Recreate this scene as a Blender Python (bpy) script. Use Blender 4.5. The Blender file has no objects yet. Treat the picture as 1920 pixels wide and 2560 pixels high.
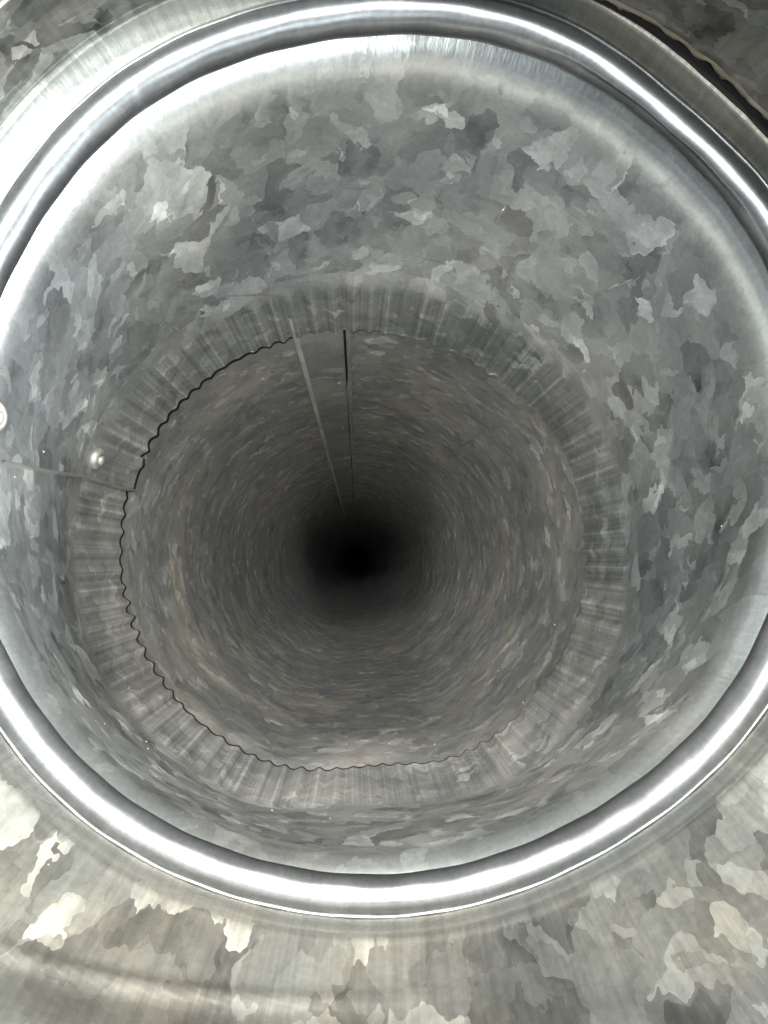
import bpy, math, random
import numpy as np

random.seed(7); rng = np.random.default_rng(11)
scene = bpy.context.scene
R = 0.076                      # duct radius in metres (six inch duct); the modelling below is in units of R
F = 1923.0                     # focal length of the photograph in its own pixels

# ------------------------------------------------------------------ camera
cam_data = bpy.data.cameras.new('camera')
cam_data.sensor_fit = 'VERTICAL'; cam_data.sensor_height = 36.0
cam_data.lens = 36.0 * F / 2560.0
cam_data.clip_start = 0.002; cam_data.clip_end = 50.0
cam = bpy.data.objects.new('camera', cam_data)
scene.collection.objects.link(cam)
cam.location = (0, 0, 0); cam.rotation_euler = (math.radians(90), 0, 0)   # looks along +Y
scene.camera = cam

# ------------------------------------------------------------------ light
world = bpy.data.worlds.new('World'); scene.world = world
world.use_nodes = True
world.node_tree.nodes['Background'].inputs[0].default_value = (0.86, 0.97, 1.0, 1)
world.node_tree.nodes['Background'].inputs[1].default_value = 0.13

def area(name, loc, target, size, power, color):
    d = bpy.data.lights.new(name, 'AREA'); d.shape = 'DISK'; d.size = size * R
    d.energy = power; d.color = color
    o = bpy.data.objects.new(name, d); scene.collection.objects.link(o)
    o.location = [c * R for c in loc]
    from mathutils import Vector
    v = Vector(target) * R - o.location
    o.rotation_euler = v.to_track_quat('-Z', 'Y').to_euler()
    return o
# daylight that falls into the open mouth of the elbow, behind the camera
def aimed(name, az, el, dist, size, power, color):
    a, e = math.radians(az), math.radians(el)
    area(name, (math.sin(a) * math.cos(e) * dist, 1.8 - math.cos(a) * math.cos(e) * dist, math.sin(e) * dist), (0, 1.8, 0), size, power, color)
WARM, COOL, NEUTRAL = (1.0, 0.965, 0.89), (0.91, 0.98, 1.0), (0.99, 1.0, 1.0)
aimed('daylight_low_right', 57, -8, 10, 2.6, 13.0, COOL)
aimed('daylight_below', 16, -34, 10, 3.2, 2.0, COOL)
aimed('daylight_above', 0, 46, 30, 6.0, 80.0, WARM)
aimed('daylight_right', 30, 20, 20, 6.0, 15.0, WARM)
aimed('daylight_left', -50, 10, 10, 3.2, 0.9, COOL)
aimed('daylight_behind_left', -13, 6, 30, 2.2, 27.0, NEUTRAL)
aimed('daylight_behind_right', 12, 6, 30, 2.2, 27.0, NEUTRAL)
aimed('daylight_behind', 1, 8, 30, 2.2, 48.0, NEUTRAL)
aimed('daylight_behind_high', 0, 17, 30, 2.2, 26.0, WARM)

scene.view_settings.view_transform = 'Standard'
scene.view_settings.look = 'None'
scene.view_settings.exposure = 0.0
scene.view_settings.gamma = 1.0
scene.view_settings.use_curve_mapping = False
scene.cycles.max_bounces = 8
scene.cycles.glossy_bounces = 9
scene.cycles.diffuse_bounces = 10
scene.cycles.use_denoising = True
scene.cycles.sample_clamp_indirect = 6.0
scene.cycles.use_adaptive_sampling = True
scene.cycles.adaptive_threshold = 0.03

# ------------------------------------------------------------------ materials
def galvanized(name, tint=(0.52, 0.54, 0.53), rough=0.40, scale=7.0, contrast=1.0, tilt=0.16,
               dust=0.25, stretch=(1, 1, 1), streak=0.0, streak_u=60.0, streak_v=1.0, seed=0.0, warm=0.25, fade=None, streak_in=None, bump_s=0.35, fade_r=0.12, burnish=0.0, wear_shade=False, fade_metal=True):
    m = bpy.data.materials.new(name); m.use_nodes = True
    nt = m.node_tree; N = nt.nodes; L = nt.links
    bsdf = N['Principled BSDF']
    def node(t, **kw):
        n = N.new(t)
        for k, v in kw.items(): setattr(n, k, v)
        return n
    def math_(op, a, b=None, c=None):
        n = node('ShaderNodeMath', operation=op)
        for i, x in enumerate((a, b, c)):
            if x is None: continue
            if isinstance(x, (int, float)): n.inputs[i].default_value = x
            else: L.new(x, n.inputs[i])
        return n.outputs[0]
    def vmath(op, a, b=None, s=None):
        n = node('ShaderNodeVectorMath', operation=op)
        for i, x in enumerate((a, b)):
            if x is None: continue
            if isinstance(x, tuple): n.inputs[i].default_value = x
            else: L.new(x, n.inputs[i])
        if s is not None: n.inputs['Scale'].default_value = s
        return n.outputs[0]
    def noise(vec, sc, det=2.0, ro=0.55):
        n = node('ShaderNodeTexNoise', noise_dimensions='2D'); n.inputs['Scale'].default_value = sc
        n.inputs['Detail'].default_value = det; n.inputs['Roughness'].default_value = ro
        L.new(vec, n.inputs['Vector']); return n
    def ramp(val, stops):
        n = node('ShaderNodeValToRGB'); e = n.color_ramp.elements
        e[0].position, e[-1].position = stops[0][0], stops[-1][0]
        for p, _ in stops[1:-1]: e.new(p)
        for k, (p, c) in enumerate(stops): e[k].color = (c, c, c, 1)
        L.new(val, n.inputs[0]); return n.outputs[0]
    tc = node('ShaderNodeTexCoord')
    p0 = vmath('ADD', tc.outputs['UV'], (seed * 3.1, seed * 1.7, 0.0))      # the flat sheet's own u,v in duct radii
    p = vmath('MULTIPLY', p0, stretch)
    d1 = vmath('SUBTRACT', noise(p, 4.5, 2.0).outputs['Color'], (0.5, 0.5, 0.5))
    d2 = vmath('SUBTRACT', noise(p, 24.0, 2.0, 0.6).outputs['Color'], (0.5, 0.5, 0.5))
    q = vmath('ADD', p, vmath('SCALE', d1, s=0.17))
    q = vmath('ADD', q, vmath('SCALE', d2, s=0.05))
    def vor(vec, sc):
        n = node('ShaderNodeTexVoronoi', feature='F1', voronoi_dimensions='2D'); n.inputs['Scale'].default_value = sc
        L.new(vec, n.inputs['Vector']); return n
    v1 = vor(q, scale); v2 = vor(q, scale * 2.1)
    s1 = node('ShaderNodeSeparateColor'); L.new(v1.outputs['Color'], s1.inputs[0])
    s2 = node('ShaderNodeSeparateColor'); L.new(v2.outputs['Color'], s2.inputs[0])
    c = contrast
    b1 = ramp(s1.outputs[0], [(0.0, 0.50 - 0.10 * c), (0.3, 0.5 - 0.045 * c), (0.62, 0.5), (0.84, 0.5 + 0.05 * c), (0.93, 0.5 + 0.14 * c), (1.0, 0.5 + 0.28 * c)])
    b2 = ramp(s2.outputs[1], [(0.0, 0.5 - 0.08 * c), (0.5, 0.5), (0.88, 0.5 + 0.02 * c), (0.95, 0.5 + 0.14 * c), (1.0, 0.5 + 0.24 * c)])
    b = math_('MULTIPLY', math_('MULTIPLY', b1, b2), 4.0)
    b = math_('MULTIPLY_ADD', math_('SUBTRACT', b, 1.0), math_('MULTIPLY_ADD', noise(p, 9.0, 2.0, 0.6).outputs['Fac'], 2.6, -0.3), 1.0)
    ang = math_('MULTIPLY', s1.outputs[2], 6.2832)
    sx0 = node('ShaderNodeSeparateXYZ'); L.new(q, sx0.inputs[0])
    along = math_('ADD', math_('MULTIPLY', sx0.outputs[0], math_('COSINE', ang)), math_('MULTIPLY', sx0.outputs[1], math_('SINE', ang)))
    rib = math_('SINE', math_('MULTIPLY', along, 150.0))
    b = math_('MULTIPLY', b, math_('MULTIPLY_ADD', rib, 0.035 * min(c, 1.0), 1.0))
    fac = None
    if fade:            # where the sheet was rolled, the crystals are burnished away
        sx = node('ShaderNodeSeparateXYZ'); L.new(tc.outputs['UV'], sx.inputs[0])
        mr = node('ShaderNodeMapRange', interpolation_type='SMOOTHSTEP'); L.new(sx.outputs[1], mr.inputs[0])
        mr.inputs[1].default_value, mr.inputs[2].default_value = fade
        mr.inputs[3].default_value, mr.inputs[4].default_value = 0.15, 1.0
        fac = mr.outputs[0]
        b = math_('MULTIPLY_ADD', math_('SUBTRACT', b, 1.0), fac, 1.0)
        b = math_('MULTIPLY', b, math_('MULTIPLY_ADD', math_('SUBTRACT', 1.0, fac), burnish, 1.0))
    cloud = noise(p0, 2.3, 4.0, 0.62).outputs['Fac']
    b = math_('MULTIPLY', b, math_('MULTIPLY_ADD', cloud, 0.5, 0.75))
    grain = noise(p0, 70.0, 2.0, 0.7).outputs['Fac']
    b = math_('MULTIPLY', b, math_('MULTIPLY_ADD', grain, 0.34, 0.83))
    # streaks across the sheet (die marks), drawn in the sheet's own u,v
    uv = tc.outputs['UV']
    mp = node('ShaderNodeMapping'); mp.inputs['Scale'].default_value = (streak_u, streak_v, 1)
    L.new(uv, mp.inputs['Vector'])
    lines = noise(mp.outputs[0], 1.0, 3.0, 0.7).outputs['Fac']
    if streak > 0:
        sk = math_('MULTIPLY', math_('SUBTRACT', lines, 0.5), streak * 2.2)
        if streak_in:
            sy = node('ShaderNodeSeparateXYZ'); L.new(tc.outputs['UV'], sy.inputs[0])
            ms = node('ShaderNodeMapRange', interpolation_type='SMOOTHSTEP'); L.new(sy.outputs[1], ms.inputs[0])
            ms.inputs[1].default_value, ms.inputs[2].default_value = streak_in
            sk = math_('MULTIPLY', sk, ms.outputs[0])
        b = math_('MULTIPLY', b, math_('ADD', sk, 1.0))
    if wear_shade:            # lit crest and shaded valley put into the colour, as rub and grime
        at = node('ShaderNodeAttribute', attribute_name='wear_shade')
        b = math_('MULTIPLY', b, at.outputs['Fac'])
    # warm dusty film in patches
    film = ramp(noise(p0, 1.4, 5.0, 0.6).outputs['Fac'], [(0.42, 0.0), (0.68, 1.0)])
    mix = node('ShaderNodeMix', data_type='RGBA')
    L.new(math_('MULTIPLY', film, warm), mix.inputs['Factor'])
    mix.inputs[6].default_value = (*tint, 1); mix.inputs[7].default_value = (tint[0] * 1.06, tint[1] * 0.95, tint[2] * 0.82, 1)
    # cells differ a touch in hue
    mul = vmath('SCALE', mix.outputs[2], s=1.0); sc = mul.node; L.new(b, sc.inputs['Scale'])
    L.new(mul, bsdf.inputs['Base Color'])
    met = math_('SUBTRACT', 1.0, math_('MULTIPLY_ADD', film, dust * 0.5, dust * 0.5))
    if fac is not None and fade_metal: met = math_('SUBTRACT', 1.0, math_('MULTIPLY', math_('SUBTRACT', 1.0, met), fac))
    L.new(met, bsdf.inputs['Metallic'])
    rv = math_('ADD', math_('MULTIPLY', math_('SUBTRACT', s1.outputs[1], 0.5), 0.16 * min(c, 1.0) if c > 0.4 else 0.02),
               math_('MULTIPLY', math_('SUBTRACT', grain, 0.5), 0.12 if c > 0.4 else 0.03))
    if fac is not None: rv = math_('MULTIPLY', rv, math_('MULTIPLY_ADD', math_('SUBTRACT', fac, 0.15), 1.1765, 0.0))
    r = math_('ADD', rv, rough)
    if fac is not None: r = math_('SUBTRACT', r, math_('MULTIPLY', math_('SUBTRACT', 1.0, fac), fade_r))
    L.new(r, bsdf.inputs['Roughness'])
    # each crystal is tilted a little
    geo = node('ShaderNodeNewGeometry')
    t = vmath('SCALE', vmath('SUBTRACT', v1.outputs['Color'], (0.5, 0.5, 0.5)), s=tilt)
    t2 = vmath('SCALE', vmath('SUBTRACT', v2.outputs['Color'], (0.5, 0.5, 0.5)), s=tilt * 0.5)
    if fac is not None:
        L.new(math_('MULTIPLY', fac, tilt), t.node.inputs['Scale']); L.new(math_('MULTIPLY', fac, tilt * 0.5), t2.node.inputs['Scale'])
    n0 = vmath('NORMALIZE', vmath('ADD', vmath('ADD', geo.outputs['Normal'], t), t2))
    bump = node('ShaderNodeBump'); bump.inputs['Strength'].default_value = bump_s; bump.inputs['Distance'].default_value = 0.0004
    h = math_('ADD', math_('MULTIPLY', grain, 0.18), math_('MULTIPLY', lines, 0.25 + streak))
    L.new(h, bump.inputs['Height']); L.new(n0, bump.inputs['Normal'])
    L.new(bump.outputs[0], bsdf.inputs['Normal'])
    return m

def plain(name, col, metallic=0.0, rough=0.5, var=0.25, nscale=9.0):
    m = bpy.data.materials.new(name); m.use_nodes = True
    nt = m.node_tree; N = nt.nodes; L = nt.links; bsdf = N['Principled BSDF']
    tc = N.new('ShaderNodeTexCoord')
    n = N.new('ShaderNodeTexNoise'); n.inputs['Scale'].default_value = nscale / R; n.inputs['Detail'].default_value = 4
    L.new(tc.outputs['Object'], n.inputs['Vector'])
    mr = N.new('ShaderNodeMapRange'); mr.inputs[3].default_value = 1 - var; mr.inputs[4].default_value = 1 + var
    mr.inputs[1].default_value = 0.13; mr.inputs[2].default_value = 0.75
    L.new(n.outputs['Fac'], mr.inputs[0])
    vm = N.new('ShaderNodeVectorMath'); vm.operation = 'SCALE'; vm.inputs[0].default_value = col
    L.new(mr.outputs[0], vm.inputs['Scale']); L.new(vm.outputs[0], bsdf.inputs['Base Color'])
    bsdf.inputs['Metallic'].default_value = metallic; bsdf.inputs['Roughness'].default_value = rough
    return m

M_GORE = galvanized('galvanized_gore', tint=(0.43, 0.45, 0.452), warm=0.4, seed=1.3, scale=12.5, dust=0.6, contrast=1.4, stretch=(1.0, 0.85, 1.0), fade=(1.83, 1.96), rough=0.45, burnish=0.35, fade_r=0.10, tilt=0.2)
M_CRIMP = galvanized('galvanized_crimped', tint=(0.49, 0.505, 0.505), warm=0.45, seed=1.3, scale=12.5, dust=0.6, contrast=0.8, stretch=(1.0, 0.85, 1.0), streak=0.45, streak_u=130.0, streak_v=0.5, rough=0.45, streak_in=(2.78, 2.86), wear_shade=True)
M_BEAD = galvanized('galvanized_rolled_bead', tint=(0.22, 0.229, 0.236), rough=0.36, contrast=0.25, tilt=0.012, dust=0.25, streak=0.14, streak_u=45.0, streak_v=1.5, seed=4.0, warm=0.1, bump_s=0.12)
M_OUTER = galvanized('galvanized_outer', tint=(0.265, 0.272, 0.255), seed=8.1, dust=0.45, streak=0.30, streak_u=45, streak_v=0.9, warm=0.8, scale=11.0, stretch=(1.0, 0.62, 1.0), rough=0.42, contrast=1.9, tilt=0.2, fade=(-0.02, 0.03), fade_r=-0.06, fade_metal=False)
M_PIPE = galvanized('galvanized_pipe', tint=(0.49, 0.50, 0.497), seed=12.7, dust=0.8, scale=12.0, warm=0.75, contrast=0.9, tilt=0.10, rough=0.5)
M_SEAM = galvanized('galvanized_seam', tint=(0.50, 0.505, 0.50), seed=12.7, dust=0.75, warm=0.3, contrast=0.6, streak=0.1, streak_u=120, streak_v=1)
M_EDGE = plain('bare_cut_edge', (0.62, 0.60, 0.55), 0.8, 0.35)
M_FOLD = plain('pale_fold', (0.72, 0.71, 0.68), 0.3, 0.42, 0.35, 5)  # paler than the seam sheet
M_GRIME_SHADE = plain('black_grime_and_shade', (0.012, 0.011, 0.011), 0.0, 0.85, 0.3)  # grime in the crevice; painted shade in the slit and joint
M_RIVET = plain('aluminium_rivet', (0.50, 0.49, 0.46), 0.5, 0.45, 0.35, 30)
M_TAN = plain('grimy_lip', (0.24, 0.21, 0.16), 0.3, 0.5, 0.45, 20)
M_BLACK = plain('dark_end', (0.01, 0.01, 0.01), 0.0, 0.9)  # darkness of the far end put into the colour
M_DUST = plain('dust', (0.55, 0.54, 0.50), 0.0, 0.8)
M_SCR = plain('scratch', (0.66, 0.65, 0.60), 0.8, 0.4, 0.4, 40)

# ------------------------------------------------------------------ helpers
def link(o, parent=None):
    scene.collection.objects.link(o)
    if parent is not None: o.parent = parent
    return o
def thing(name, label, cat, loc):
    o = bpy.data.objects.new(name, None); link(o)
    o.location = [c * R for c in loc]; o.empty_display_size = 0.01
    o['label'] = label; o['category'] = cat
    return o
def world_to_local(parent, v):
    off = np.array(parent.location) if parent is not None else np.zeros(3)
    if parent is not None and parent.parent is not None: off = off + np.array(parent.parent.location)
    return v - off
def mesh_obj(name, V, Fc, mat, parent=None, uv=None, smooth=True, label=None):
    """V in units of R, world frame."""
    V = np.asarray(V, float).reshape(-1, 3) * R
    V = world_to_local(parent, V)
    me = bpy.data.meshes.new(name)
    me.from_pydata(V.tolist(), [], [tuple(int(i) for i in f) for f in Fc])
    if uv is not None:
        lay = me.uv_layers.new(name='UVMap')
        idx = np.empty(len(me.loops), dtype=np.int32); me.loops.foreach_get('vertex_index', idx)
        lay.data.foreach_set('uv', np.asarray(uv, np.float32).reshape(-1, 2)[idx].ravel())
    if smooth: me.polygons.foreach_set('use_smooth', [True] * len(me.polygons))
    me.materials.append(mat); me.update()
    o = bpy.data.objects.new(name, me); link(o, parent)
    if label: o['label'] = label
    return o
def sweep(name, P, mat, parent, uv=None, closed=True, flip=False, thick=None):
    """P[row, col, 3] grid; columns run round the duct."""
    if closed:          # close the sheet with a doubled column, so that u runs on to 2 pi
        P = np.concatenate([P, P[:, :1]], 1)
        if uv is not None:
            last = uv[:, :1].copy(); last[..., 0] += 2 * math.pi; uv = np.concatenate([uv, last], 1)
        closed = False
    nr, nc = P.shape[:2]
    Fc = []
    cmax = nc if closed else nc - 1
    for i in range(nr - 1):
        for j in range(cmax):
            a, b = i * nc + j, i * nc + (j + 1) % nc
            c, d = a + nc, b + nc
            Fc.append((a, c, d, b) if flip else (a, b, d, c))
    o = mesh_obj(name, P, Fc, mat, parent, uv)
    if thick:
        md = o.modifiers.new('sheet', 'SOLIDIFY'); md.thickness = thick * R; md.offset = -1.0 if not flip else -1.0
    return o
def contour(pts, centre, order):
    """Fit a smooth closed outline r(theta) to traced points (photograph pixels)."""
    pts = np.array(pts, float); dx = pts[:, 0] - centre[0]; dy = centre[1] - pts[:, 1]
    th = np.arctan2(dy, dx); r = np.hypot(dx, dy)
    def basis(t):
        c = [np.ones_like(t)]
        for k in range(1, order + 1): c += [np.cos(k * t), np.sin(k * t)]
        return np.stack(c, -1)
    B = basis(th); reg = np.diag([0] + [0.02 * k * k for k in range(1, order + 1) for _ in (0, 1)])
    co = np.linalg.solve(B.T @ B + reg, B.T @ r)
    return lambda t: basis(np.asarray(t, float)) @ co
def sstep(a, b, x):
    t = np.clip((np.asarray(x, float) - a) / (b - a), 0, 1); return t * t * (3 - 2 * t)
def unproj(px, py, y): return np.array([(px - 960) / F * y, y, (1280 - py) / F * y])
def lowfreq(theta, seed, orders=(2, 3, 5, 7), amp=1.0):
    g = np.random.default_rng(seed); s = 0
    for k in orders: s = s + g.normal() / k * np.cos(k * theta + g.uniform(0, 6.28))
    return amp * s

# traced outlines of the groove beside the bead and of the crimped edge
GROOVE = [(23,683),(139,480),(231,376),(318,301),(428,226),(555,162),(694,113),(810,90),(960,78),(1134,87),(1307,119),(1452,174),(1568,260),(1683,359),(1799,475),(1886,590),(1915,648),
          (0,1630),(58,1740),(116,1821),(203,1913),(289,1993),(405,2065),(521,2117),(666,2163),(810,2189),(960,2197),(1105,2178),(1249,2143),(1394,2085),(1510,2024),(1626,1940),(1712,1861),(1828,1728),(1909,1589),
          (-105,1180),(2010,1120)]
EDGE = [(856,824),(744,840),(665,865),(590,899),(524,939),(486,969),(431,1020),(382,1087),(352,1139),(323,1185),(310,1234),(301,1287),(298,1339),(295,1364),(296,1439),(306,1497),(321,1560),(339,1607),(370,1670),(411,1722),(463,1777),(509,1818),(579,1867),(654,1902),(735,1922),(833,1926),(909,1914),(995,1910),(1076,1908),(1151,1890),(1238,1844),(1307,1780),(1365,1699),(1417,1641),(1434,1589),(1455,1520),(1465,1416),(1465,1335),(1460,1315),(1443,1217),(1417,1142),(1377,1072),(1319,1003),(1267,957),(1209,916),(1151,884),(1070,850),(1006,834),(960,829)]
CG, CE, CS = (960, 1145), (877, 1374), (870, 1393)
g_fit, e_fit = contour(GROOVE, CG, 7), contour(EDGE, CE, 9)
YG, YS, YE, YFAR = 1.806, 2.807, 3.32, 26.7
ring_c, edge_c, far_c = unproj(*CG, YG), unproj(*CE, YE), unproj(891, 1401, YFAR)
start_c = edge_c + (far_c - edge_c) * (YS - YE) / (YFAR - YE)      # the collar runs in line with the pipe
rho_g = lambda t: g_fit(t) * YG / F
rho_e = lambda t: e_fit(t) * YE / F

# ================================================================== the elbow
elbow = thing('duct_elbow', 'adjustable galvanized steel elbow with a thick rolled bead in the foreground', 'duct elbow', (0, 1.8, -1.0))

NCR = 84                                   # crimps round the collar
NC = NCR * 12
TH = np.arange(NC) / NC * 2 * math.pi
LAP = math.radians(165.2)                  # where the inner gore laps over itself
TH = TH + (LAP - TH[int(round(LAP / (2 * math.pi) * NC))]) + 0.5 * (2 * math.pi / NC)
TH = np.roll(TH, -int(np.argmax(TH > LAP))); TH = np.where(TH > LAP, TH - 2 * math.pi, TH)
def wrapd(a): return (a + math.pi) % (2 * math.pi) - math.pi

# ---- inner gore: from the flare beside the bead to the start of the crimps
def gore_center(y):
    y = np.asarray(y, float)
    t = np.clip((y - YG) / (YS - YG), -1, 1)
    def path(y):
        t = np.clip((y - YG) / (YS - YG), -1, 1); w = np.clip((y - YS) / (YE - YS), 0, 1.4)[:, None]
        c = ring_c[None, :] * (1 - t)[:, None] + start_c[None, :] * t[:, None]
        return np.where(y[:, None] > YS, start_c * (1 - w) + edge_c * w, c)
    k = np.linspace(-1, 1, 9); c = sum(path(y + 0.07 * d) * (1 - abs(d) * 0.8) for d in k) / sum(1 - abs(d) * 0.8 for d in k)
    c[:, 1] = y
    return c
def gore_surface(ys, radial=None):
    """world points [row, col] of the inner gore and its crimped collar"""
    C = gore_center(ys); out = np.zeros((len(ys), NC, 3))
    for i, y in enumerate(ys):
        t = np.clip((y - YG) / (YS - YG), 0, 1)
        twist = math.radians(15.0) * (1 - t)
        th = TH + twist
        # round section between both traced outlines
        r = rho_g(th) * (1 - t) * 0.962 + rho_e(th) * 1.004 * t
        if y > YS:
            w = (y - YS) / (YE - YS); r = rho_e(th) * (1.004 * (1 - w) + 1.0 * w)
        # flare that turns out into the bead
        fl = np.clip((YG + 0.13 - y) / 0.13, 0, 1.2)
        r = r + 0.085 * fl ** 2.9
        d = wrapd(TH - LAP)
        lap = np.where(d < 0, np.exp(d / math.radians(16.0)), 0.0)
        r = r - 0.013 * lap * sstep(YG + 0.02, YG + 0.12, y)
        # shallow dents
        r = r + 0.003 * np.sin(3 * th + 4 * y) * sstep(YG, YG + .3, y) + 0.0015 * np.sin(11 * th - 5 * y)
        if y > YS - 0.06:
            w = sstep(YS - 0.05, YS + 0.10, y) * (0.55 + 0.45 * (y - YS) / (YE - YS))
            flat = 1 - np.exp(-(np.clip(d + math.radians(3.0), -9, 9) / math.radians(4.0)) ** 4)
            ph = NCR * TH + 0.7 * np.sin(5 * TH + 1) + 0.5 * np.sin(13 * TH)
            amp = 0.0105 * (1 + 0.7 * np.exp(-(wrapd(TH - math.radians(198)) / math.radians(32)) ** 2)) * (1 + 0.35 * np.sin(7 * TH + 2) + 0.25 * np.sin(17 * TH))
            wave = 2 * np.abs(np.cos(ph / 2)) ** 3 - 1
            r = r - w * flat * amp * (0.5 + 0.5 * wave)
            if y > YE - 0.001: pass
        out[i, :, 0] = C[i, 0] + r * np.cos(th); out[i, :, 1] = y; out[i, :, 2] = C[i, 2] + r * np.sin(th)
        if y > YE - 0.12:   # the cut edge is a little uneven
            out[i, :, 1] += sstep(YE - 0.12, YE, y) * (0.010 * np.sin(2 * TH + 1) + 0.006 * np.sin(9 * TH) + np.where((d < 0) & (d > -math.radians(9)), 0.05, 0.0))
    return out
def grid_uv(nr, vs): return np.stack(np.broadcast_arrays((TH)[None, :], np.asarray(vs)[:, None]), -1)

ys_a = np.concatenate([np.linspace(YG + 0.01, YG + 0.17, 16), np.linspace(YG + 0.2, YS - 0.09, 26)])
gs = gore_surface(ys_a)
uva = grid_uv(len(ys_a), ys_a).copy()
uva[..., 0] += math.radians(15.0) * (1 - np.clip((ys_a - YG) / (YS - YG), 0, 1))[:, None]
inner = sweep('inner_gore', gs, M_GORE, elbow, uva, flip=False)
inner['label'] = 'grey spangled inner gore between the bead and the crimps'
ys_b = np.concatenate([np.linspace(YS - 0.09, YS + 0.12, 14), np.linspace(YS + 0.16, YE, 16)])
cs = gore_surface(ys_b)
back = cs[::-1][:6].copy()                        # the sheet's thickness, turned back behind the cut edge
cb = gore_center(back[:, 0, 1]); rad = back - cb[:, None, :]; rad[..., 1] = 0
back = back + 0.009 * rad / np.linalg.norm(rad, axis=-1, keepdims=True)
cs2 = np.concatenate([cs, cs[-1:], back[:1], back]); vs2 = np.concatenate([ys_b, ys_b[-1:], ys_b[-1:] + 0.009, ys_b[-1:] + 0.009 + np.linspace(0, 0.1, 6)])
crimp = sweep('crimped_collar', cs2, M_CRIMP, elbow, grid_uv(len(vs2), vs2), flip=False)
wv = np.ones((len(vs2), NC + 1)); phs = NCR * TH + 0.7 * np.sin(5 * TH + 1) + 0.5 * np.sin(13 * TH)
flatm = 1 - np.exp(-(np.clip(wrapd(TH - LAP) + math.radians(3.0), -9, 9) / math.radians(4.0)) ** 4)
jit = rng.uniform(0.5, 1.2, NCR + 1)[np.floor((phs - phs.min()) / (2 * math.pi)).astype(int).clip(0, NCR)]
crest = np.exp(-((wrapd(phs)) / 0.38) ** 2) * 0.42 - np.exp(-((wrapd(phs - 2.0)) / 0.5) ** 2) * 0.26 + 0.07 * np.sin(3 * phs + 9 * np.sin(3 * TH))  # bright crest, dark flank: rib shading put into the colour
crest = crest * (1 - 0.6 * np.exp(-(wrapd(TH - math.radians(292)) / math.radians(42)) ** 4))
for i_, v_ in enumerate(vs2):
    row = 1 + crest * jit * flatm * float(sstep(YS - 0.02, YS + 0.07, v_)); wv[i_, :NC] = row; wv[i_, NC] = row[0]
at = crimp.data.attributes.new('wear_shade', 'FLOAT', 'POINT'); at.data.foreach_set('value', wv.astype(np.float32).ravel())
crimp['label'] = 'crimped collar with a wavy cut edge'

# raw edge of the lap: a thin light bevel along the step
kk = int(np.argmin(np.abs(wrapd(TH - LAP) + math.pi / NC)))
allS = np.concatenate([gs[12:], cs[1:]])
e0, e1 = allS[:, kk], allS[:, (kk + 1) % NC]
cen = gore_center(allS[:, 0, 1])
def inward(p, c, d):
    v = p - c; v[:, 1] = 0; return p - d * v / np.linalg.norm(v, axis=1, keepdims=True)
strip = np.stack([inward(e0 + 0.9 * (e0 - e1), cen, 0.001), inward(e0 + 0.3 * (e0 - e1), cen, 0.0050), inward(e0, cen, 0.0050), inward(e1, cen, 0.0005)], 1)
sweep('lap_edge', strip, M_EDGE, elbow, closed=False)

# rivets through the lap
def on_gore(px, py):
    P = np.concatenate([gs, cs]); u = 960 + F * P[..., 0] / P[..., 1]; v = 1280 - F * P[..., 2] / P[..., 1]
    i, j = np.unravel_index(np.argmin((u - px) ** 2 + (v - py) ** 2), u.shape)
    p = P[i, j]; du = P[i, (j + 2) % NC] - P[i, j - 2]; dv = P[min(i + 1, len(P) - 1), j] - P[max(i - 1, 0), j]
    n = np.cross(du, dv); n /= np.linalg.norm(n)
    c = gore_center(np.array([p[1]]))[0]
    if np.dot(n, c - p) < 0: n = -n
    tu = du / np.linalg.norm(du); tv = np.cross(n, tu)
    return p, n, tu, tv
def lathe(p, n, tu, tv, prof, seg=24, squash=1.0):
    V, Fc = [], []
    for (r, h) in prof:
        for k in range(seg):
            a = 2 * math.pi * k / seg
            V.append(p + n * h + tu * r * math.cos(a) + tv * r * squash * math.sin(a))
    for i in range(len(prof) - 1):
        for k in range(seg):
            a, b = i * seg + k, i * seg + (k + 1) % seg
            Fc.append((a, b, b + seg, a + seg))
    Fc.append(tuple(range((len(prof) - 1) * seg, len(prof) * seg)))
    return np.array(V), Fc
for (px, py, s) in ((238, 1147, 1.1), (-27, 1042, 1.1)):
    p, n, tu, tv = on_gore(px, py)
    V, Fc = lathe(p, n, tu, tv, [(0.038 * s, -0.004), (0.038 * s, 0.008), (0.034 * s, 0.016), (0.026 * s, 0.021), (0.021 * s, 0.020), (0.019 * s, 0.010)])
    rv = mesh_obj('rivet', V, Fc, M_RIVET, elbow)
    V, Fc = lathe(p, n, tu, tv, [(0.0165 * s, 0.006), (0.0165 * s, 0.026), (0.013 * s, 0.031), (0.006 * s, 0.033)])
    mesh_obj('rivet_pin', V, Fc, M_RIVET, rv)

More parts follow.
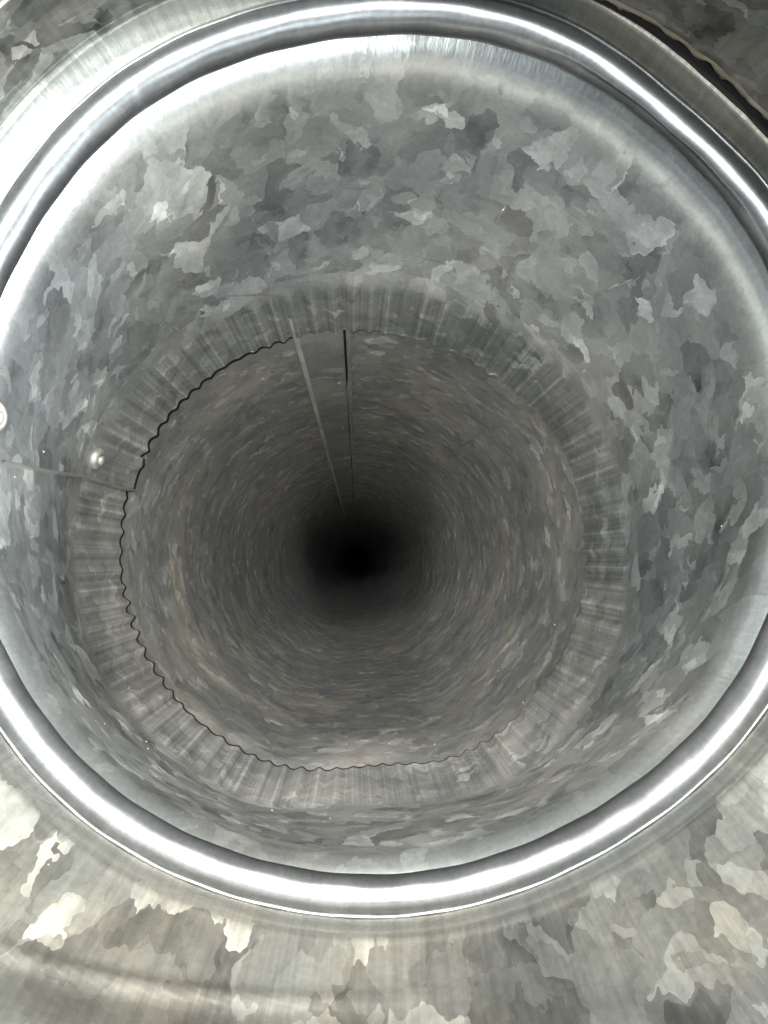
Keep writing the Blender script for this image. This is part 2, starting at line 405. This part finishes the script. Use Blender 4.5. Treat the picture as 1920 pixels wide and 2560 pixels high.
# ---- rolled bead: profile (radius factor, depth) swept round the traced ring
NB = 720
TB = np.arange(NB) / NB * 2 * math.pi - math.pi        # the sheet's joint lies outside the picture, at the left
def ring_pts(prof_fn, rows, wob=0.0, seed=3):
    out = np.zeros((rows, NB, 3)); g = rho_g(TB)
    for i in range(rows):
        r, y = prof_fn(i, TB)
        out[i, :, 0] = ring_c[0] + g * r * np.cos(TB); out[i, :, 1] = y; out[i, :, 2] = ring_c[2] + g * r * np.sin(TB)
    return out
bc_r, bc_y, bead_r = 1.022, 1.775, 0.044
prof = []
for a in np.linspace(-75, 128, 26):          # the roll; angle from 'inward and away' round to the camera side
    t = math.radians(a)
    prof.append((bc_r - bead_r * math.cos(t), bc_y - bead_r * math.sin(t)))
NROLL = len(prof) + 2
prof += [(1.0535, 1.7455), (1.0580, 1.7420)]
NECK = [(1.0580, 1.7420), (1.0605, 1.735), (1.0610, 1.727), (1.0600, 1.715), (1.0580, 1.700), (1.0555, 1.685), (1.0540, 1.672), (1.0545, 1.662), (1.0570, 1.654)]   # neck between the roll and the outer sheet
NECK_OPEN = [(1.0580, 1.7420), (1.0630, 1.7410), (1.0700, 1.7390), (1.0780, 1.7360), (1.0870, 1.7310), (1.0960, 1.7240), (1.1040, 1.7150), (1.1110, 1.7050), (1.1160, 1.6940)]   # upper left: the gores meet at an angle and the neck opens out
open_left = lambda th: np.exp(-(wrapd(th - math.radians(142)) / math.radians(44)) ** 4)
from_dent = np.exp(-(wrapd(TB - math.radians(50)) / math.radians(13)) ** 2)
def bead_fn(i, th):
    r, y = prof[i]
    k = i / (len(prof) - 1)
    return (r + 0.0016 * lowfreq(th, 5) - 0.010 * from_dent * (k > 0.5) + 0.0008 * np.sin(37 * th + 9 * k),
            y + 0.004 * lowfreq(th, 9) + 0.012 * from_dent * k)
bp = ring_pts(bead_fn, len(prof))
arc = np.concatenate([[0], np.cumsum([math.dist(prof[i], prof[i + 1]) for i in range(len(prof) - 1)])])
uvb = np.stack(np.broadcast_arrays(TB[None, :], arc[:, None]), -1)
bead = sweep('rolled_bead', bp, M_BEAD, elbow, uvb, flip=False)
bead['label'] = 'shiny rolled bead ring of the elbow joint'

# ---- outer gore: from the lip beside the bead to past the camera
def outer_fn(u, th):
    """u = distance from the lip towards the camera"""
    tl = open_left(th); slope = 0.36 - 0.26 * sstep(-0.2, 0.5, np.sin(th))
    cz = -0.10 * u; r = 1.0570 + 0.062 * tl * np.exp(-u / 0.6) + slope * u - 0.10 * u * u
    uc = 0.555 - 0.436 * np.cos(th - math.radians(275))
    m = np.clip(1 - np.abs(wrapd(th - math.radians(245))) / math.radians(45), 0, 1); m = m * m * (3 - 2 * m)
    r = r - 0.011 * m * np.exp(-((u - uc) / 0.016) ** 2) - 0.05 * m * sstep(0.0, 0.16, u - uc)
    r = r + 0.004 * np.sin(3 * th + 3 * u) + 0.003 * np.sin(5 * th - 4 * u + 1)
    return r, cz
us = np.concatenate([np.linspace(0.008, 0.08, 8), np.linspace(0.09, 0.55, 44)])
og = np.zeros((len(us), NB, 3)); g = rho_g(TB)
gap = np.exp(-(wrapd(TB - math.radians(42)) / math.radians(22)) ** 4) + 0.30 * np.exp(-(wrapd(TB - math.radians(138)) / math.radians(34)) ** 4)      # upper right: the joint has sprung open
for i, u in enumerate(us):
    right = sstep(0.55, 0.95, np.cos(TB))
    u = u * (1 - 0.56 * sstep(-0.15, 0.6, np.sin(TB)) * (1 - right)) * (1 + 0.35 * right * float(sstep(0.2, 0.5, u)))   # unseen mouth shaped for the light: short above admits it, longer right shades
    r, cz = outer_fn(u, TB); gg = g * (1 - np.clip(u, 0, 1)) + np.clip(u, 0, 1)
    r = r + (0.027 + 0.005 * np.sin(TB * 60) * np.sin(TB * 23)) * gap * np.exp(-u / 0.035)
    og[i, :, 0] = ring_c[0] + gg * r * np.cos(TB); og[i, :, 1] = 1.652 + 0.040 * open_left(TB) - u; og[i, :, 2] = ring_c[2] + cz + gg * r * np.sin(TB)
def neck_fn(i, th):
    tl = open_left(th); r = NECK[i][0] * (1 - tl) + NECK_OPEN[i][0] * tl; y = NECK[i][1] * (1 - tl) + NECK_OPEN[i][1] * tl; k = 0.8 + 0.2 * i / (len(NECK) - 1)
    return (r + 0.0016 * lowfreq(th, 5) - 0.010 * from_dent, y + 0.004 * lowfreq(th, 9) * (1 - i / 8) + 0.012 * from_dent * k * (1 - i / 8))
nk = ring_pts(neck_fn, len(NECK))
bk = np.concatenate([nk[-1:], nk[-1:]]); v = bk - np.array([ring_c[0], 0, ring_c[2]]); v[..., 1] = 0; v /= np.linalg.norm(v, axis=-1, keepdims=True)
bk = bk + v * gap[None, :, None] * np.array([0.06, 0.065])[:, None, None]; bk[..., 1] += gap[None, :] * np.array([0.045, 0.035])[:, None]   # the crevice of the open joint
bk[1, :, 1] -= 0.0015
og = np.concatenate([nk, bk, og]); us = np.concatenate([np.linspace(-0.095, 0.0, len(NECK)), [0.002, 0.004], us])
uvo = np.stack(np.broadcast_arrays(TB[None, :], us[:, None]), -1)
outer = sweep('outer_gore', og, M_OUTER, elbow, uvo, flip=True, thick=0.010)
sel = np.where(np.abs(wrapd(TB - math.radians(42))) < math.radians(30))[0]
cr = np.stack([nk[-1][sel], 0.5 * (nk[-1] + og[len(NECK) + 2])[sel], og[len(NECK) + 2][sel]]); cr[..., 1] += np.array([0.004, 0.014, 0.006])[:, None]
sweep('crevice_grime', cr, M_GRIME_SHADE, elbow, closed=False)['label'] = 'black grime in the open joint at the upper right'
lp = og[[len(NECK) + 2, len(NECK) + 3, len(NECK) + 5, len(NECK) + 6]][:, sel].copy(); cc = np.array([ring_c[0], 0, ring_c[2]])
v = lp - cc; v[..., 1] = 0; taper = np.clip(np.minimum(np.arange(len(sel)), np.arange(len(sel))[::-1]) / 14.0, 0, 1)
jag = 0.004 * np.sin(np.arange(len(sel)) * 0.9) + 0.003 * rng.normal(size=len(sel))
lp = lp - v / np.linalg.norm(v, axis=-1, keepdims=True) * np.array([0.001, 0.006, 0.006, -0.002])[:, None, None] * taper[None, :, None]
lp[..., 1] += jag[None, :] * np.array([1, 1, 0, 0])[:, None]
lipm = sweep('grimy_lip', lp, M_TAN, elbow, closed=False); lipm['label'] = 'tan grimy lip of the outer gore at the upper right'
outer['label'] = 'large spangled outer gore around the bead'

# ================================================================== the straight pipe
pipe = thing('duct_pipe', 'long dark galvanized pipe with a seam along its top behind the crimped collar', 'duct pipe', (-0.3, 6.0, -1.3))
def pipe_center(y):
    t = (np.asarray(y, float) - YE) / (YFAR - YE)
    return edge_c[None, :] * (1 - t)[:, None] + far_c[None, :] * t[:, None] + np.array([-0.006, 0, 0.004])
def pipe_rho(th, y):
    w = float(sstep(3.0, 14.0, y))
    return rho_e(th) * 1.017 * (1 - w) + 1.0 * w
NPc = 360
TP = np.arange(NPc) / NPc * 2 * math.pi + math.radians(95)   # the joint lies under the seam
def pipe_grid(ys, tp, inset=0.0):
    C = pipe_center(ys); out = np.zeros((len(ys), len(tp), 3))
    for i, y in enumerate(ys):
        r = pipe_rho(tp, y) - inset + 0.0018 * math.sin(2.1 * y + 0.4) + 0.0012 * np.sin(3 * tp + 0.9 * y)
        out[i, :, 0] = C[i, 0] + r * np.cos(tp); out[i, :, 1] = y; out[i, :, 2] = C[i, 2] + r * np.sin(tp)
    return out
ysp = np.concatenate([np.linspace(2.92, 4.5, 14), np.geomspace(4.7, YFAR, 60)])
uvp = np.stack(np.broadcast_arrays(TP[None, :], ysp[:, None]), -1)
body = sweep('pipe_wall', pipe_grid(ysp, TP), M_PIPE, pipe, uvp, flip=False, thick=0.010)
# snap-lock seam: a flat pocket strip and, across a slit, the lip of the other edge
d2r = math.radians
def seam_strip(name, a0, a1, h, edge, slit_side=None):
    ys = np.concatenate([np.linspace(3.05, 4.5, 16), np.geomspace(4.7, YFAR, 50)])
    n = 9; rows = []
    for y in ys:
        wob = 0.0
        if slit_side is not None:
            wob = (0.10 * math.sin(3.0 * y) + 0.06 * math.sin(7.3 * y) + (0.34 if y > 4.4 else 0.0) * float(sstep(4.30, 4.44, y)))
        A0 = a0 + (wob if slit_side == 0 else 0); A1 = a1 + (wob if slit_side == 1 else 0)
        tp = np.array([d2r(A0), d2r(A0)] + [d2r(A0 + edge + (A1 - A0 - 2 * edge) * k / (n - 3)) for k in range(n - 2)] + [d2r(A1), d2r(A1)])
        ins = np.array([-0.004, h * 0.7] + [h] * (n - 2) + [h * 0.7, -0.004])
        rows.append(pipe_grid(np.array([y]), tp, ins)[0])
    P = np.array(rows); uv = np.stack(np.broadcast_arrays(np.linspace(0, 0.2, P.shape[1])[None, :], ys[:, None]), -1)
    return sweep(name, P, M_SEAM, pipe, uv, closed=False, flip=False)
pocket = seam_strip('seam_pocket', 91.7, 104.2, 0.020, 0.9)
lip = seam_strip('seam_lip', 89.7, 91.1, 0.020, 0.3, slit_side=1)
lip['label'] = 'narrow lip beside the open slit of the seam'
# folded edge of the pocket: a thin round ridge
ysr = np.concatenate([np.linspace(3.05, 4.5, 16), np.geomspace(4.7, YFAR, 50)])
rows = []
for y in ysr:
    a = np.linspace(0, math.pi, 7); th = d2r(104.2) + 0.015 * np.cos(a)
    rows.append(pipe_grid(np.array([y]), th, 0.012 + 0.021 * np.sin(a))[0])
fold = sweep('seam_fold', np.array(rows), M_FOLD, pocket, np.stack(np.broadcast_arrays(np.linspace(0, .03, 7)[None, :], ysr[:, None]), -1), closed=False)
rows = [pipe_grid(np.array([y]), np.radians(np.array([90.6, 91.3, 92.0])), 0.004)[0] for y in ysr]  # black strip laid in the slit to paint its shade
sweep('slit_shade', np.array(rows), M_GRIME_SHADE, pocket, closed=False)['label'] = 'black strip painted as shade in the open seam'
# button punches along the pocket
for (ang, y) in ((94.0, 4.32), (94.5, 5.75), (94.6, 7.2), (94.6, 9.1), (94.6, 11.2)):
    c = pipe_center(np.array([y]))[0]; n = np.array([-math.cos(d2r(ang)), 0, -math.sin(d2r(ang))])
    p = pipe_grid(np.array([y]), np.array([d2r(ang)]), 0.020)[0, 0]
    tu = np.array([math.sin(d2r(ang)), 0, -math.cos(d2r(ang))]); tv = np.array([0, 1.0, 0])
    V, Fc = lathe(p, n, tu, tv, [(0.016, -0.002), (0.014, 0.008), (0.009, 0.013), (0.004, 0.014)], 12, 2.6)
    mesh_obj('button_punch', V, Fc, M_EDGE, pocket)

# ---- the next length of pipe, beyond the far joint
nxt = thing('duct_pipe', 'next length of pipe, black in the darkness at the far end', 'duct pipe', (-1.0, 27.0, -2.7))
ysn = np.linspace(YFAR - 0.4, 60, 12)
C = pipe_center(ysn); Pn = np.zeros((len(ysn), 120, 3)); tn = np.arange(120) / 120 * 2 * math.pi
for i, y in enumerate(ysn):
    Pn[i, :, 0] = C[i, 0] + 1.025 * np.cos(tn); Pn[i, :, 1] = y; Pn[i, :, 2] = C[i, 2] + 1.025 * np.sin(tn)
sweep('pipe_wall', Pn, M_PIPE, nxt, flip=False)
Vc = np.concatenate([Pn[-1], C[-1:]]); mesh_obj('light_stop', Vc, [(k, (k + 1) % 120, 120) for k in range(120)], M_BLACK, nxt, smooth=False)  # added disc: blocks world light, its black stands in for darkness


# ---- black ribbon standing in for joint shade behind the crimped edge, thickest upper left
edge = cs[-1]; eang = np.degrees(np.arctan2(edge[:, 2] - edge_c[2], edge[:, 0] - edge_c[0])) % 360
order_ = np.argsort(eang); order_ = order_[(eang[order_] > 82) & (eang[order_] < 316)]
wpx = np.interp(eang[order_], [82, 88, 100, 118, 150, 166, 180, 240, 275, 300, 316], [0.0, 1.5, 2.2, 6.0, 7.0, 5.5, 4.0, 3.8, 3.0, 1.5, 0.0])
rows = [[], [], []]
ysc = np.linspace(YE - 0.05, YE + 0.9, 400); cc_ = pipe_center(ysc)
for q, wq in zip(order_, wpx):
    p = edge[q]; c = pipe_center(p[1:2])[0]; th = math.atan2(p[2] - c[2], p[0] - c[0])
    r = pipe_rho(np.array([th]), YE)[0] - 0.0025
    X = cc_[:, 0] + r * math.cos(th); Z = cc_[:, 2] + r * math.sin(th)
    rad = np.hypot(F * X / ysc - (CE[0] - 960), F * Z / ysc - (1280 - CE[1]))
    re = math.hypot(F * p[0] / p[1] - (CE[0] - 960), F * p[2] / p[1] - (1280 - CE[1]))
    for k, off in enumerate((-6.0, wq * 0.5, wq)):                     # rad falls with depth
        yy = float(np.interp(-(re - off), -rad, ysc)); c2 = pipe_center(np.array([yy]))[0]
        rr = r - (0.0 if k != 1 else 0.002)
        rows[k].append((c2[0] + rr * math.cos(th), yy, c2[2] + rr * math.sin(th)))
gr = sweep('joint_shade', np.array(rows), M_GRIME_SHADE, pipe, closed=False); gr['label'] = 'black line painted as shade behind the wavy edge'

# ---- scratches and specks lying on the metal
pgrid = pipe_grid(np.concatenate([np.linspace(3.35, 6, 60), np.geomspace(6.1, 14, 50)]), np.arange(720) / 720 * 2 * math.pi, 0.0015)
ggrid = np.concatenate([gs, cs])
def snap(P, px, py):
    u = 960 + F * P[..., 0] / P[..., 1]; v = 1280 - F * P[..., 2] / P[..., 1]
    i, j = np.unravel_index(np.argmin((u - px) ** 2 + (v - py) ** 2), u.shape)
    return P[i, j]
def axis_at(P, p): return pipe_center(np.array([p[1]]))[0] if P is pgrid else gore_center(np.array([p[1]]))[0]
def scratch(P, pts, w, parent):
    d = []
    for (a, b) in zip(pts[:-1], pts[1:]):
        n = max(3, int(math.dist(a, b) / 12))
        d += [(a[0] + (b[0] - a[0]) * k / n + random.gauss(0, 1.5), a[1] + (b[1] - a[1]) * k / n + random.gauss(0, 1.5)) for k in range(n)]
    d.append(pts[-1]); V = []; Fc = []
    Q = [snap(P, *q) for q in d]
    for k, p in enumerate(Q):
        c = axis_at(P, p); nrm = c - p; nrm[1] = 0; nrm /= np.linalg.norm(nrm)
        t = Q[min(k + 1, len(Q) - 1)] - Q[max(k - 1, 0)]
        sd = np.cross(nrm, t); L_ = np.linalg.norm(sd); sd = sd / L_ if L_ > 1e-9 else np.array([0, 1.0, 0])
        ww = w * random.uniform(0.3, 1.0) * (0.4 if k in (0, len(Q) - 1) else 1)
        V += [p + nrm * 0.0012 + sd * ww, p + nrm * 0.0018, p + nrm * 0.0012 - sd * ww]
        if k: b = 3 * k; Fc += [(b - 3, b, b + 1, b - 2), (b - 2, b + 1, b + 2, b - 1)]
    mesh_obj('scratch', np.array(V), Fc, M_SCR, parent)
for P, pts, w, par in (
    (pgrid, [(625, 990), (657, 1016), (689, 1101)], 0.0045, pipe), (pgrid, [(657, 1016), (700, 1003), (746, 1000)], 0.0050, pipe),
    (pgrid, [(1200, 1085), (1150, 1120), (1090, 1170)], 0.004, pipe),
    (ggrid, [(391, 968), (463, 983)], 0.0040, elbow), (ggrid, [(1429, 762), (1520, 724), (1602, 690)], 0.0055, elbow),
    (ggrid, [(382, 748), (573, 652), (717, 607)], 0.0022, elbow), (ggrid, [(1080, 470), (1110, 520)], 0.006, elbow),
    (ggrid, [(1240, 560), (1270, 500)], 0.0028, elbow), (ggrid, [(960, 640), (1180, 660), (1260, 690)], 0.0018, elbow),
    (ggrid, [(560, 742), (620, 735), (690, 737)], 0.010, elbow), (ggrid, [(425, 812), (446, 824)], 0.006, elbow)):
    scratch(P, pts, w, par)
V, Fc = [], []
def speck(p, c, r):
    nrm = c - p; nrm[1] = 0; nrm /= np.linalg.norm(nrm); tu = np.cross(nrm, [0, 1.0, 0]); b = len(V)
    for k in range(6):
        a = k * math.pi / 3; V.append(p + nrm * 0.001 + (tu * math.cos(a) + np.array([0, 1.5, 0]) * math.sin(a)) * r * random.uniform(0.6, 1.2))
    V.append(p + nrm * (0.001 + r * 0.8))
    for k in range(6): Fc.append((b + k, b + (k + 1) % 6, b + 6))
for (px, py, r) in ((1252, 1072, 0.008), (914, 1606, 0.009), (975, 1857, 0.006), (1086, 1862, 0.006), (1390, 1560, 0.006), (1310, 1760, 0.005), (1080, 1800, 0.005)):
    p = snap(pgrid, px, py); speck(p, axis_at(pgrid, p), r)
for k in range(90):
    th = math.radians(random.gauss(290, 45)); y = 3.4 + random.random() ** 1.5 * 7
    p = pipe_grid(np.array([y]), np.array([th]), 0.001)[0, 0]; speck(p, pipe_center(np.array([y]))[0], random.uniform(0.0015, 0.0045))
for k in range(10):
    p = ggrid[random.randrange(18, len(gs)), random.randrange(NC)]; speck(p, gore_center(np.array([p[1]]))[0], random.uniform(0.0015, 0.004))
dust = mesh_obj('dust', np.array(V), Fc, M_DUST, None, smooth=False)
dust['kind'] = 'stuff'; dust['label'] = 'pale dust specks scattered inside the pipe and elbow'; dust['category'] = 'dust'
